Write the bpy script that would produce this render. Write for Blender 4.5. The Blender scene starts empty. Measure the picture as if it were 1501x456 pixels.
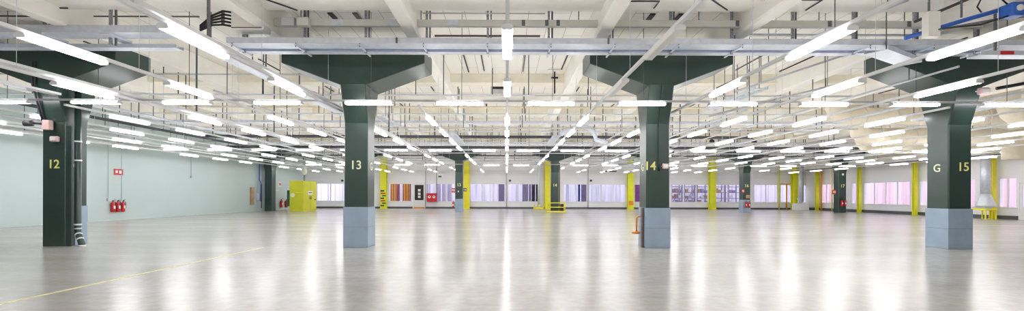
import bpy, bmesh, math, random
from mathutils import Vector, Matrix
random.seed(11)
SC = bpy.context.scene
COL = SC.collection
# camera constants (measured on the 1501x456 frame)
F, PX, PY, CH, RT = 656.0, 743.0, 286.0, 1.57, 0.003
def at(px, py, Y):
    return Vector(((px - PX) * Y / F, Y, CH + (PY + (px - PX) * RT - py) * Y / F))

# ------------------------------------------------------------------ materials
def mat(name, col, rough=.5, metal=0., spec=.5, var=.0, vscale=3., bump=0., bscale=40., emit=None, estr=0., coat=0., rvar=0.):
    m = bpy.data.materials.new(name); m.use_nodes = True
    nt = m.node_tree; b = nt.nodes['Principled BSDF']
    b.inputs['Base Color'].default_value = (*col, 1)
    b.inputs['Roughness'].default_value = rough
    b.inputs['Metallic'].default_value = metal
    b.inputs['Specular IOR Level'].default_value = spec
    b.inputs['Coat Weight'].default_value = coat
    tc = nt.nodes.new('ShaderNodeTexCoord')
    if var > 0 or rvar > 0:
        n = nt.nodes.new('ShaderNodeTexNoise'); n.inputs['Scale'].default_value = vscale; n.inputs['Detail'].default_value = 5
        nt.links.new(tc.outputs['Object'], n.inputs['Vector'])
        if var > 0:
            r = nt.nodes.new('ShaderNodeValToRGB')
            r.color_ramp.elements[0].position = .3; r.color_ramp.elements[1].position = .7
            r.color_ramp.elements[0].color = (*[max(0, c * (1 - var)) for c in col], 1)
            r.color_ramp.elements[1].color = (*[min(1, c * (1 + var)) for c in col], 1)
            nt.links.new(n.outputs['Fac'], r.inputs['Fac']); nt.links.new(r.outputs['Color'], b.inputs['Base Color'])
        if rvar > 0:
            mr = nt.nodes.new('ShaderNodeMapRange'); mr.inputs['To Min'].default_value = rough - rvar; mr.inputs['To Max'].default_value = rough + rvar
            nt.links.new(n.outputs['Fac'], mr.inputs['Value']); nt.links.new(mr.outputs['Result'], b.inputs['Roughness'])
    if bump > 0:
        n2 = nt.nodes.new('ShaderNodeTexNoise'); n2.inputs['Scale'].default_value = bscale
        bp = nt.nodes.new('ShaderNodeBump'); bp.inputs['Strength'].default_value = bump; bp.inputs['Distance'].default_value = .01
        nt.links.new(tc.outputs['Object'], n2.inputs['Vector']); nt.links.new(n2.outputs['Fac'], bp.inputs['Height']); nt.links.new(bp.outputs['Normal'], b.inputs['Normal'])
    if emit:
        b.inputs['Emission Color'].default_value = (*emit, 1); b.inputs['Emission Strength'].default_value = estr
    return m

M = {}
M['green'] = mat('dark green gloss paint', (.026, .054, .045), .30, spec=.65, var=.18, vscale=1.3, rvar=.02)
M['blue'] = mat('grey blue cladding', (.33, .43, .54), .35, var=.08, vscale=2.5)
M['cream'] = mat('cream painted concrete', (.90, .875, .81), .7, var=.06, vscale=.9, bump=.1)
M['cream2'] = mat('yellowed cream concrete', (.88, .84, .70), .7, var=.08, vscale=1.2, bump=.1)
M['white'] = mat('white wall paint', (.92, .915, .945), .55, var=.02, vscale=.5)
M['trim'] = mat('white lacquer', (.85, .85, .86), .35)
M['rail'] = mat('white lighting rail', (.82, .83, .85), .4, var=.03)
M['galv'] = mat('galvanised steel', (.68, .72, .79), .4, metal=.3, var=.08, vscale=7, rvar=.08)
M['galvd'] = mat('perforated dark steel', (.17, .18, .20), .5, metal=.5, var=.5, vscale=60)
M['trunk'] = mat('beige grey cable trunking', (.66, .66, .60), .5, var=.05)
M['strut'] = mat('perforated steel strut', (.34, .36, .40), .45, metal=.4, var=.55, vscale=45)
M['black'] = mat('black rubber', (.015, .015, .017), .5, var=.2)
M['dkpipe'] = mat('dark iron pipe', (.06, .06, .07), .45, var=.2)
M['pipe'] = mat('grey painted pipe', (.58, .59, .62), .45, var=.08)
M['duct'] = mat('cream insulation wrap', (.80, .73, .58), .55, var=.07, vscale=2, bump=.25, bscale=8)
M['yellow'] = mat('yellow green paint', (.80, .80, .02), .35, var=.05, vscale=2)
M['signal'] = mat('signal yellow paint', (.88, .79, .03), .4, var=.05)
M['lime'] = mat('lime cabin panels', (.66, .66, .03), .4, var=.05, vscale=1.5)
M['orange'] = mat('orange paint', (.85, .32, .02), .4, var=.06)
M['red'] = mat('red enamel', (.60, .02, .025), .3, var=.06)
M['pink'] = mat('pinkish lamp plastic', (.80, .55, .53), .4, var=.06)
M['paper'] = mat('white paper', (.85, .85, .83), .6, var=.03)
M['digit'] = mat('yellow lettering', (.88, .86, .28), .5, var=.03)
M['digitw'] = mat('pale lettering', (.86, .88, .60), .5, var=.03)
M['base'] = mat('dark grey skirting', (.10, .11, .12), .5, var=.1)
M['navy'] = mat('blue conduit', (.03, .12, .50), .35, var=.1)
M['line'] = mat('worn yellow floor paint', (.72, .64, .32), .4, var=.25, vscale=9)
M['bronze'] = mat('brown steel strip', (.16, .12, .10), .5, var=.1)
M['dgreen'] = mat('bottle green panel', (.02, .13, .07), .4, var=.1)
M['lamp'] = mat('lit tube diffuser', (.9, .9, .9), .4, emit=(.985, .98, 1.0), estr=17.)
M['lampoff'] = mat('unlit tube diffuser', (.86, .86, .84), .35, var=.02)
M['housing'] = mat('white lamp housing', (.82, .83, .84), .4, var=.02)
M['purple'] = mat('purple curtain', (.30, .08, .28), .7, var=.2)
M['fabric'] = mat('lavender strip curtain', (.72, .70, .82), .6, var=.05)
M['boxes'] = mat('brown cardboard', (.45, .30, .18), .7, var=.15)
M['rackm'] = mat('violet grey rack steel', (.28, .25, .38), .45, var=.1)
M['asphalt'] = mat('outside paving', (.45, .44, .46), .8, var=.1)

def floor_mat():
    m = bpy.data.materials.new('polished concrete'); m.use_nodes = True
    nt = m.node_tree; b = nt.nodes['Principled BSDF']; L = nt.links.new
    tc = nt.nodes.new('ShaderNodeTexCoord')
    n1 = nt.nodes.new('ShaderNodeTexNoise'); n1.inputs['Scale'].default_value = .35; n1.inputs['Detail'].default_value = 6; n1.inputs['Roughness'].default_value = .6
    n2 = nt.nodes.new('ShaderNodeTexNoise'); n2.inputs['Scale'].default_value = 6; n2.inputs['Detail'].default_value = 8
    mp = nt.nodes.new('ShaderNodeMapping'); mp.inputs['Scale'].default_value = (.6, 2.2, 1)
    L(tc.outputs['Object'], mp.inputs['Vector']); L(mp.outputs['Vector'], n1.inputs['Vector']); L(tc.outputs['Object'], n2.inputs['Vector'])
    r1 = nt.nodes.new('ShaderNodeValToRGB'); e = r1.color_ramp.elements
    e[0].position = .3; e[0].color = (.40, .38, .35, 1); e[1].position = .72; e[1].color = (.485, .47, .455, 1)
    L(n1.outputs['Fac'], r1.inputs['Fac'])
    mx = nt.nodes.new('ShaderNodeMix'); mx.data_type = 'RGBA'; mx.blend_type = 'OVERLAY'; mx.inputs['Factor'].default_value = .22
    L(r1.outputs['Color'], mx.inputs['A']); L(n2.outputs['Fac'], mx.inputs['B'])
    L(mx.outputs['Result'], b.inputs['Base Color'])
    mr = nt.nodes.new('ShaderNodeMapRange'); mr.inputs['To Min'].default_value = .16; mr.inputs['To Max'].default_value = .27
    L(n1.outputs['Fac'], mr.inputs['Value']); L(mr.outputs['Result'], b.inputs['Roughness'])
    b.inputs['Specular IOR Level'].default_value = .24
    n3 = nt.nodes.new('ShaderNodeTexNoise'); n3.inputs['Scale'].default_value = 1.4; n3.inputs['Detail'].default_value = 2
    mp3 = nt.nodes.new('ShaderNodeMapping'); mp3.inputs['Scale'].default_value = (.5, 3, 1)
    L(tc.outputs['Object'], mp3.inputs['Vector']); L(mp3.outputs['Vector'], n3.inputs['Vector'])
    bp = nt.nodes.new('ShaderNodeBump'); bp.inputs['Strength'].default_value = .07; bp.inputs['Distance'].default_value = .02
    L(n3.outputs['Fac'], bp.inputs['Height']); L(bp.outputs['Normal'], b.inputs['Normal'])
    return m
M['floor'] = floor_mat()

def panel_mat(name, c1, c2, cj, bw, bh, mortar, rough, off=0.5):
    m = bpy.data.materials.new(name); m.use_nodes = True
    nt = m.node_tree; b = nt.nodes['Principled BSDF']; L = nt.links.new
    tc = nt.nodes.new('ShaderNodeTexCoord'); mp = nt.nodes.new('ShaderNodeMapping'); mp.inputs['Rotation'].default_value = (0, 0, math.pi / 2)
    br = nt.nodes.new('ShaderNodeTexBrick'); br.offset = off; br.inputs['Scale'].default_value = 1
    br.inputs['Brick Width'].default_value = bw; br.inputs['Row Height'].default_value = bh
    br.inputs['Mortar Size'].default_value = mortar; br.inputs['Mortar Smooth'].default_value = .3
    br.inputs['Color1'].default_value = (*c1, 1); br.inputs['Color2'].default_value = (*c2, 1); br.inputs['Mortar'].default_value = (*cj, 1)
    L(tc.outputs['Object'], mp.inputs['Vector']); L(mp.outputs['Vector'], br.inputs['Vector'])
    n = nt.nodes.new('ShaderNodeTexNoise'); n.inputs['Scale'].default_value = .8; n.inputs['Detail'].default_value = 6
    L(tc.outputs['Object'], n.inputs['Vector'])
    mx = nt.nodes.new('ShaderNodeMix'); mx.data_type = 'RGBA'; mx.blend_type = 'OVERLAY'; mx.inputs['Factor'].default_value = .15
    L(br.outputs['Color'], mx.inputs['A']); L(n.outputs['Fac'], mx.inputs['B']); L(mx.outputs['Result'], b.inputs['Base Color'])
    b.inputs['Roughness'].default_value = rough
    return m
M['ceil'] = panel_mat('cream ceiling planks', (.92, .90, .84), (.90, .87, .79), (.50, .45, .36), 3.6, .6, .010, .7)

def stripe_mat(name, cols, scale, axis):
    m = bpy.data.materials.new(name); m.use_nodes = True
    nt = m.node_tree; b = nt.nodes['Principled BSDF']; L = nt.links.new
    tc = nt.nodes.new('ShaderNodeTexCoord'); mp = nt.nodes.new('ShaderNodeMapping')
    s = [.03, .03, .03]; s[axis] = scale; mp.inputs['Scale'].default_value = s
    n = nt.nodes.new('ShaderNodeTexNoise'); n.inputs['Scale'].default_value = 1; n.inputs['Detail'].default_value = 3; n.inputs['Roughness'].default_value = .7
    r = nt.nodes.new('ShaderNodeValToRGB'); r.color_ramp.interpolation = 'LINEAR'
    e = r.color_ramp.elements
    while len(e) < len(cols): e.new(.5)
    for i, c in enumerate(cols):
        e[i].position = .32 + .36 * i / (len(cols) - 1); e[i].color = (*c, 1)
    L(tc.outputs['Object'], mp.inputs['Vector']); L(mp.outputs['Vector'], n.inputs['Vector']); L(n.outputs['Fac'], r.inputs['Fac']); L(r.outputs['Color'], b.inputs['Base Color'])
    b.inputs['Roughness'].default_value = .6
    return m
M['facade'] = stripe_mat('lavender cladding', [(.36, .36, .44), (.74, .72, .82), (.84, .82, .90), (.62, .61, .68), (.88, .87, .92)], .9, 0)
M['pinkfac'] = stripe_mat('pink cladding', [(.80, .56, .62), (.90, .70, .76), (.92, .80, .85), (.88, .84, .93)], .8, 1)

def glass_mat():
    m = bpy.data.materials.new('window glass'); m.use_nodes = True
    nt = m.node_tree; nt.nodes.clear(); L = nt.links.new
    o = nt.nodes.new('ShaderNodeOutputMaterial'); t = nt.nodes.new('ShaderNodeBsdfTransparent'); g = nt.nodes.new('ShaderNodeBsdfGlossy')
    t.inputs['Color'].default_value = (.93, .92, .97, 1); g.inputs['Roughness'].default_value = .03
    lf = nt.nodes.new('ShaderNodeLayerWeight'); lf.inputs['Blend'].default_value = .5
    pw = nt.nodes.new('ShaderNodeMath'); pw.operation = 'POWER'; pw.inputs[1].default_value = 4
    lw = nt.nodes.new('ShaderNodeMapRange'); lw.inputs['To Min'].default_value = .03; lw.inputs['To Max'].default_value = .6
    L(lf.outputs['Facing'], pw.inputs[0]); L(pw.outputs[0], lw.inputs['Value'])
    mx = nt.nodes.new('ShaderNodeMixShader')
    L(lw.outputs['Result'], mx.inputs['Fac']); L(t.outputs['BSDF'], mx.inputs[1]); L(g.outputs['BSDF'], mx.inputs[2]); L(mx.outputs['Shader'], o.inputs['Surface'])
    return m
M['glass'] = glass_mat()
M['wleft'] = mat('pale mint wall paint', (.55, .645, .64), .5, var=.025, vscale=.4)

# ------------------------------------------------------------------ mesh builder
class MB:
    def __init__(s): s.v = []; s.f = []; s.sm = []
    def add(s, vs, fs, smooth=False):
        b = len(s.v); s.v += [tuple(v) for v in vs]; s.f += [tuple(b + i for i in f) for f in fs]; s.sm += [smooth] * len(fs); return s
    def box(s, x0, x1, y0, y1, z0, z1):
        v = [(x, y, z) for z in (z0, z1) for y in (y0, y1) for x in (x0, x1)]
        return s.add(v, [(0, 2, 3, 1), (4, 5, 7, 6), (0, 1, 5, 4), (2, 6, 7, 3), (0, 4, 6, 2), (1, 3, 7, 5)])
    def bbox(s, x0, x1, y0, y1, z0, z1, b=.01):
        bm = bmesh.new(); bmesh.ops.create_cube(bm, size=1)
        bmesh.ops.scale(bm, vec=(x1 - x0, y1 - y0, z1 - z0), verts=bm.verts)
        bmesh.ops.translate(bm, vec=((x0 + x1) / 2, (y0 + y1) / 2, (z0 + z1) / 2), verts=bm.verts)
        bmesh.ops.bevel(bm, geom=list(bm.edges), offset=b, segments=2, affect='EDGES', profile=.5)
        bm.verts.index_update()
        s.add([v.co[:] for v in bm.verts], [[v.index for v in f.verts] for f in bm.faces]); bm.free(); return s
    def prism(s, prof, axis, a, b):
        n = len(prof); vs = []
        for t in (a, b):
            for (u, w) in prof:
                vs.append((t, u, w) if axis == 0 else (u, t, w) if axis == 1 else (u, w, t))
        fs = [tuple(range(n)), tuple(range(2 * n - 1, n - 1, -1))] + [(i, i + n, (i + 1) % n + n, (i + 1) % n) for i in range(n)]
        return s.add(vs, fs)
    def tube(s, path, r, n=8, caps=True, smooth=True):
        P = [Vector(p) for p in path]; rs = r if isinstance(r, (list, tuple)) else [r] * len(P)
        vs = []; ref = None
        for i, p in enumerate(P):
            d = (P[min(i + 1, len(P) - 1)] - P[max(i - 1, 0)]).normalized()
            if ref is None: ref = Vector((0, 0, 1)) if abs(d.z) < .9 else Vector((1, 0, 0))
            u = d.cross(ref).normalized(); w = u.cross(d).normalized(); ref = w
            vs += [p + (u * math.cos(2 * math.pi * k / n) + w * math.sin(2 * math.pi * k / n)) * rs[i] for k in range(n)]
        fs = [(i * n + k, i * n + (k + 1) % n, (i + 1) * n + (k + 1) % n, (i + 1) * n + k) for i in range(len(P) - 1) for k in range(n)]
        s.add(vs, fs, smooth)
        if caps:
            b = len(s.v) - len(vs); s.f += [tuple(b + k for k in range(n - 1, -1, -1)), tuple(b + (len(P) - 1) * n + k for k in range(n))]; s.sm += [False, False]
        return s
    def lathe(s, prof, c, n=16):   # prof [(r,z)], vertical axis
        return s.tube([(c[0], c[1], c[2] + z) for r, z in prof], [max(r, 1e-4) for r, z in prof], n) if False else s._lathe(prof, c, n)
    def _lathe(s, prof, c, n):
        vs = [(c[0] + r * math.cos(2 * math.pi * k / n), c[1] + r * math.sin(2 * math.pi * k / n), c[2] + z) for r, z in prof for k in range(n)]
        m = len(prof)
        fs = [(i * n + k, i * n + (k + 1) % n, (i + 1) * n + (k + 1) % n, (i + 1) * n + k) for i in range(m - 1) for k in range(n)]
        s.add(vs, fs, True); b = len(s.v) - len(vs)
        s.f += [tuple(b + k for k in range(n - 1, -1, -1)), tuple(b + (m - 1) * n + k for k in range(n))]; s.sm += [False, False]
        return s
    def xf(s, mtx):
        s.v = [tuple(mtx @ Vector(v)) for v in s.v]; return s
    def build(s, name, m, parent=None, loc=None, rz=0):
        me = bpy.data.meshes.new(name); me.from_pydata(s.v, [], s.f)
        me.polygons.foreach_set('use_smooth', s.sm); me.materials.append(M[m] if isinstance(m, str) else m)
        bm = bmesh.new(); bm.from_mesh(me); bmesh.ops.recalc_face_normals(bm, faces=bm.faces); bm.to_mesh(me); bm.free()
        o = bpy.data.objects.new(name, me); COL.objects.link(o)
        if parent is not None: o.parent = parent
        if loc is not None: o.location = loc
        if rz: o.rotation_euler = (0, 0, rz)
        return o

LABELS = {}
def tag(o, label, cat, group=None, kind=None):
    o['label'] = label; o['category'] = cat
    if group: o['group'] = group
    if kind: o['kind'] = kind
    return o
def empty(name, loc, label, cat, group=None, rz=0, kind=None):
    o = bpy.data.objects.new(name, None); COL.objects.link(o); o.location = loc; o.rotation_euler = (0, 0, rz)
    o.empty_display_size = .1
    return tag(o, label, cat, group, kind)
def copy_tree(o, parent=None):
    c = o.copy(); COL.objects.link(c)
    if parent is not None: c.parent = parent
    for ch in list(o.children): copy_tree(ch, c)
    return c
def text(name, body, size, m, parent, loc, rot, ext=.004):
    cu = bpy.data.curves.new(name, 'FONT'); cu.body = body; cu.size = size; cu.extrude = ext; cu.align_x = 'CENTER'; cu.align_y = 'CENTER'; cu.offset = size * .012
    t = bpy.data.objects.new(name + '_src', cu); COL.objects.link(t)
    bpy.context.view_layer.update()
    me = bpy.data.meshes.new_from_object(t.evaluated_get(bpy.context.evaluated_depsgraph_get()))
    bpy.data.objects.remove(t); me.materials.clear(); me.materials.append(M[m]); me.name = name
    o = bpy.data.objects.new(name, me); COL.objects.link(o); o.parent = parent; o.location = loc; o.rotation_euler = rot
    return o
H = math.pi / 2
FRONT = (H, 0, 0); FACE_R = (H, 0, H); FACE_L = (H, 0, -H)
ORD = ['first', 'second', 'third', 'fourth', 'fifth', 'sixth', 'seventh', 'eighth', 'ninth', 'tenth', 'eleventh', 'twelfth', 'thirteenth', 'fourteenth', 'fifteenth', 'sixteenth', 'seventeenth', 'eighteenth', 'nineteenth', 'twentieth', 'twenty-first', 'twenty-second', 'twenty-third', 'twenty-fourth']

# ------------------------------------------------------------------ room shell
XL, XR, YF, YB, ZC = -23.1, 34.4, 51.5, -6.0, 6.7
WZ0, WZ1 = .80, 2.86
def struct(name, mb, m, label, cat, parent=None):
    o = mb.build(name, m, parent); return tag(o, label, cat, kind='structure') if parent is None else o
def wall_holes(axis, c0, c1, u0, u1, z0, z1, holes):
    us = sorted({u0, u1, *[h[0] for h in holes], *[h[1] for h in holes]}); zs = sorted({z0, z1, *[h[2] for h in holes], *[h[3] for h in holes]})
    solid = lambda i, j: 0 <= i < len(us) - 1 and 0 <= j < len(zs) - 1 and not any(h[0] <= (us[i] + us[i + 1]) / 2 <= h[1] and h[2] <= (zs[j] + zs[j + 1]) / 2 <= h[3] for h in holes)
    idx = {}; vs = []; fs = []
    def V(i, j, s):
        k = (i, j, s)
        if k not in idx:
            idx[k] = len(vs); c = c1 if s else c0
            vs.append((us[i], c, zs[j]) if axis == 1 else (c, us[i], zs[j]))
        return idx[k]
    for i in range(len(us) - 1):
        for j in range(len(zs) - 1):
            if not solid(i, j): continue
            for s in (0, 1): fs.append((V(i, j, s), V(i + 1, j, s), V(i + 1, j + 1, s), V(i, j + 1, s)))
            for (di, dj, a, b) in ((-1, 0, (i, j), (i, j + 1)), (1, 0, (i + 1, j), (i + 1, j + 1)), (0, -1, (i, j), (i + 1, j)), (0, 1, (i, j + 1), (i + 1, j + 1))):
                if not solid(i + di, j + dj): fs.append((V(*a, 0), V(*b, 0), V(*b, 1), V(*a, 1)))
    return MB().add(vs, fs)

struct('floor', MB().box(XL - .3, XR + .3, YB - .3, YF + .3, -.3, 0), 'floor', 'polished pale grey concrete floor of the whole hall', 'floor')
struct('ceiling', MB().box(XL - .3, XR + .3, YB - .3, YF + .3, ZC, ZC + .3), 'ceil', 'cream plank ceiling above the beams and lamps', 'ceiling')
struct('wall_left', MB().box(XL - .3, XL, YB, YF, 0, ZC), 'wleft', 'long pale mint side wall with the red extinguishers on it', 'wall')
struct('wall_bounce', MB().box(XL - .3, XR + .3, YB - .3, YB, 0, ZC), 'white', 'white wall added unseen behind the viewpoint to bounce light', 'wall')  # unseen wall added for light bounce; the hall itself continues past it
kx = lambda px: (px - PX) * YF / F
far_bays = [(464, 505, 2), (507, 549, 2), (570, 603, 2), (625, 667, 3), (689, 741, 3), (744, 790, 3), (826, 861, 2), (863, 917, 3), (930, 968, 2), (984, 1039, 3), (1049, 1085, 2), (1105, 1140, 2), (1144, 1160, 1), (1171, 1182, 1)]
door_x = (kx(606), kx(622.5))
holes = [(kx(a), kx(b), WZ0, WZ1) for a, b, n in far_bays] + [(door_x[0], door_x[1], -.01, WZ1)]
struct('wall_far', wall_holes(1, YF, YF + .3, XL - .3, XR + .3, -.01, ZC, holes), 'white', 'white end wall with a ribbon of windows low down', 'wall')
ry = lambda px: XR * F / (px - PX)
right_bays = [(1203, 1229, 3), (1248, 1255, 1), (1266, 1334, 4), (1348, 1430, 5), (1464, 1491, 2)]
rdoor = (ry(1503), ry(1494))
rholes = [(ry(b), ry(a), WZ0, WZ1) for a, b, n in right_bays] + [(rdoor[0], rdoor[1], -.01, 2.5), (22.0, 27.5, WZ0, WZ1)]
struct('wall_right', wall_holes(0, XR, XR + .3, YB, YF, -.01, ZC, rholes), 'white', 'white side wall with windows between lime steel columns', 'wall')
wn = [0]
def window(axis, c, u0, u1, z0, z1, n, label):
    """frame with n panes in the opening; axis 1: far wall, axis 0: right wall"""
    wn[0] += 1
    P = (lambda a, b, c0, c1, e, f: (a, b, c0, c1, e, f)) if axis == 1 else (lambda a, b, c0, c1, e, f: (c0, c1, a, b, e, f))
    t = .05
    hs = [(u0 + (u1 - u0) * i / n + t, u0 + (u1 - u0) * (i + 1) / n - t * (.0 if False else 1), z0 + t, z1 - t) for i in range(n)]
    fr = wall_holes(axis, c + .015, c + .06, u0, u1, z0, z1, hs)
    o = struct('window_%d' % wn[0], fr, 'trim', label, 'window')
    g = MB()
    for i, h in enumerate(hs):
        MB().box(*P(h[0], h[1], c + .035, c + .042, h[2], h[3])).build('pane', 'glass', o)
    MB().box(*P(u0 - .05, u1 + .05, c - .06, c + .012, z0 - .05, z0)).build('sill', 'trim', o)
    return o
spots_far = ['beside the lime cabin', 'behind the column numbered 13', 'between lime column and white door, orange things outside', 'with the red cabinet before it', 'right of the yellow column by the far column 13', 'left of the galvanised duct with yellow foot', 'right of the far column 14 with yellow railing', 'under the hanging air unit', 'with purple curtain, behind column 14', 'with racks outside, left of the lime column', 'between lime column and far column 16', 'right of the far column 16', 'between the thin yellow poles', 'in the far corner beside a lime column']
for (a, b, n), s in zip(far_bays, spots_far):
    window(1, YF, kx(a), kx(b), WZ0, WZ1, n, 'white end wall window ' + s)
spots_right = ['nearest the far corner', 'narrow, just past the dark column 17', 'of four panes between two lime columns', 'behind the near column 15', 'with brown edge beside the door']
for (a, b, n), s in zip(right_bays, spots_right):
    window(0, XR, ry(b), ry(a), WZ0, WZ1, n, 'white side wall window ' + s)
window(0, XR, 22.0, 27.5, WZ0, WZ1, 4, 'white side wall window nearer than the side door')
# doors
d = struct('door_1', wall_holes(1, YF + .04, YF + .14, door_x[0], door_x[1], 0, WZ1, [(door_x[0] + .14, door_x[1] - .14, .95, 2.7)]), 'trim', 'white end wall door with dark glazed upper half and pinned notices', 'door')
MB().box(door_x[0] + .14, door_x[1] - .14, YF + .07, YF + .10, .95, 2.7).build('glazing', 'black', d)
for z in (1.2, 1.55, 1.95): MB().box(sum(door_x) / 2 - .14, sum(door_x) / 2 + .16, YF + .055, YF + .069, z, z + .28).build('notice', 'paper', d)
MB().box(door_x[0] + .02, door_x[1] - .02, YF + .01, YF + .04, .02, .16).build('kick_plate', 'orange', d)
MB().tube([(door_x[1] - .09, YF + .03, 1.0), (door_x[1] - .09, YF - .03, 1.0), (door_x[1] - .22, YF - .03, 1.0)], .012).build('door_handle', 'galv', d)
d = struct('door_2', wall_holes(0, XR + .05, XR + .13, rdoor[0], rdoor[1], 0, 2.5, [(rdoor[0] + .12, rdoor[1] - .12, .9, 2.3)]), 'trim', 'white side wall door with a grey pane near the frame edge', 'door')
MB().box(XR + .08, XR + .1, rdoor[0] + .12, rdoor[1] - .12, .9, 2.3).build('pane', 'glass', d)
# skirtings, wall trims
struct('baseboard_far', MB().box(XL, door_x[0] - .1, YF - .06, YF, 0, .2), 'base', 'dark skirting along the end wall left of its door', 'skirting')
struct('baseboard_far', MB().box(door_x[1] + .1, XR, YF - .06, YF, 0, .2), 'base', 'dark skirting along the end wall right of its door', 'skirting')
struct('baseboard_right', MB().box(XR - .06, XR, rdoor[1] + .05, YF - .06, 0, .26), 'base', 'dark skirting along the windowed side wall', 'skirting')
struct('trim_1', MB().box(XL, XR, YF - .02, YF, 4.33, 4.38), 'rail', 'thin horizontal joint strip high on the end wall', 'trim')
struct('trim_2', MB().box(XR - .3, XR, 8, YF, 4.55, 5.6), 'cream', 'cream edge beam along the top of the windowed wall', 'beam')
struct('trim_3', MB().box(XR - .22, XR, 8, YF, 4.46, 4.55), 'base', 'dark strip under the cream edge beam', 'trim')

# ceiling ribs and beams
RIBX = [-4.5 + 9 * k + s * 1.9 for k in range(-2, 5) for s in (-1, 1)]
RIBX = [x for x in RIBX if XL + .3 < x < XR - .4]
RW, RZ = .2, 5.925
BEAMS = [(10.3, 11.54)] + [(y - .35, y + .35) for y in (19.25, 22.9, 26.6, 30.2, 33.8, 37.4, 45.5, 49)]
BZ = 6.32
rib_name = ['left', 'right']
for i, x in enumerate(RIBX):
    struct('ceiling_rib_%d' % (i + 1), MB().prism([(x - RW, ZC), (x - RW, RZ + .05), (x - RW + .05, RZ), (x + RW - .05, RZ), (x + RW, RZ + .05), (x + RW, ZC)], 1, YB, YF), 'cream', '%s lengthwise cream concrete rib, counted from the mint wall' % ORD[i], 'beam')
for i, (a, b) in enumerate(BEAMS):
    xs = [XL] + [v for x in RIBX for v in (x - RW, x + RW)] + [XR]
    for k in range(0, len(xs), 2):
        struct('ceiling_beam_%d' % (i * 20 + k // 2 + 1), MB().box(xs[k], xs[k + 1], a, b, BZ, ZC), 'cream' if i % 2 == 0 else 'cream2', '%s cream cross beam from the camera, in ceiling bay %s from the mint wall' % (ORD[i], ORD[k // 2]), 'beam')
def ceil_z(x, y):
    if any(abs(x - r) < RW + .03 for r in RIBX): return RZ
    if any(a - .03 < y < b + .03 for a, b in BEAMS): return BZ
    return ZC

# painted line
tag(MB().box(-7.21, -7.13, 3.0, 13.2, 0, .003).build('floor_line', 'line'), 'thin worn yellow line painted on the concrete floor', 'floor line', kind='structure')

# ------------------------------------------------------------------ columns
def column(n, x, y, label, letters=(), band=True, digit='digit', big=True, lft=2.09):
    """x centre, y front face; T capital across X, shaft flaring in Y"""
    h = .35; d = .7; fl = .3
    r = empty('concrete_column', (x, y + h, 0), label, 'column', 'dark green concrete columns', kind='thing')
    z0, z1, z2, z3 = 3.7, 4.77, 5.41, 5.92
    # shaft lofted: (half x, y front, y back, z); chamfered plan
    def ring(hx, ya, yb, z, c=.03):
        return [(-hx + c, ya, z), (hx - c, ya, z), (hx, ya + c, z), (hx, yb - c, z), (hx - c, yb, z), (-hx + c, yb, z), (-hx, yb - c, z), (-hx, ya + c, z)]
    rings = [ring(h, -h, h, 0), ring(h, -h, h, z0), ring(h + .02, -h - fl, h + fl, z1 + .02)]
    vs = [v for q in rings for v in q]
    fs = [tuple(range(7, -1, -1)), tuple(range(16, 24))] + [(i * 8 + k, i * 8 + (k + 1) % 8, (i + 1) * 8 + (k + 1) % 8, (i + 1) * 8 + k) for i in range(2) for k in range(8)]
    MB().add(vs, fs).build('shaft', 'green', r)
    L = 2.09; c = .03
    prof = [(-h - .02, z1), (h + .02, z1), (L, z2), (L, z3), (-lft, z3), (-lft, z2 if lft > 1 else z1 + .12)]
    cap = MB().prism(prof, 1, -h - fl, h + fl).build('capital', 'green', r)
    md = cap.modifiers.new('bevel', 'BEVEL'); md.width = .025; md.segments = 2
    if band:
        b = MB().bbox(-h - .02, h + .02, -h - .02, h + .02, 0, 1.2, .012).build('base_cladding', 'blue', r)
        b['label'] = 'grey blue base cladding'
        MB().box(-h - .024, h + .024, -h - .024, h + .024, .60, .606).build('cladding_seam', 'base', b)
    if n: text('number_lettering', n, .36 if big else .40, digit, r, ({'14': -.235, '15': .09}.get(n, 0) if big else 0, -h - .004, 2.44 if big else 2.5), FRONT)
    for (ch, side) in letters:
        text('letter_lettering', ch, .33, 'digitw', r, (side * (h + .004), 0, 2.42), FACE_R if side > 0 else FACE_L)
    return r
Y1, Y2 = 13.33, 42.0
c12 = column('12', -13.5, Y1, 'dark green T-headed column numbered 12, with drainpipe down its side', [('G', 1)], band=False)
MB().box(.351, .357, -.05, .35, 0, 1.2).build('base_cladding', 'blue', c12)['label'] = 'grey blue patch low on its side'
c13 = column('13', -4.5, Y1, 'near dark green T-headed column numbered 13', [('G', 1)], digit='digitw')
c14 = column('14', 4.5, Y1, 'near dark green T-headed column numbered 14, orange crank at its foot', [('G', -1)])
c15 = column('15', 13.5, Y1, 'near dark green column marked G and numbered 15', [('G', -1)])
column(None, -22.4, Y2, 'far dark column against the mint wall beside the lime cabin', band=False, lft=.66)
column(None, -13.5, Y2, 'far dark column standing behind near column 13')
column('13', -4.5, Y2, 'far small column numbered 13 beside a yellow column', big=False)
column('14', 4.5, Y2, 'far small column numbered 14 with yellow guard railing', band=False, big=False)
column(None, 13.5, Y2, 'far dark column hidden behind near column 14')
column('16', 22.5, Y2, 'far column with two extinguishers on its pale blue base', big=False)
column('17', 31.5, Y2, 'far dark column numbered 17 near the windowed side wall', band=False, big=False)

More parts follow.
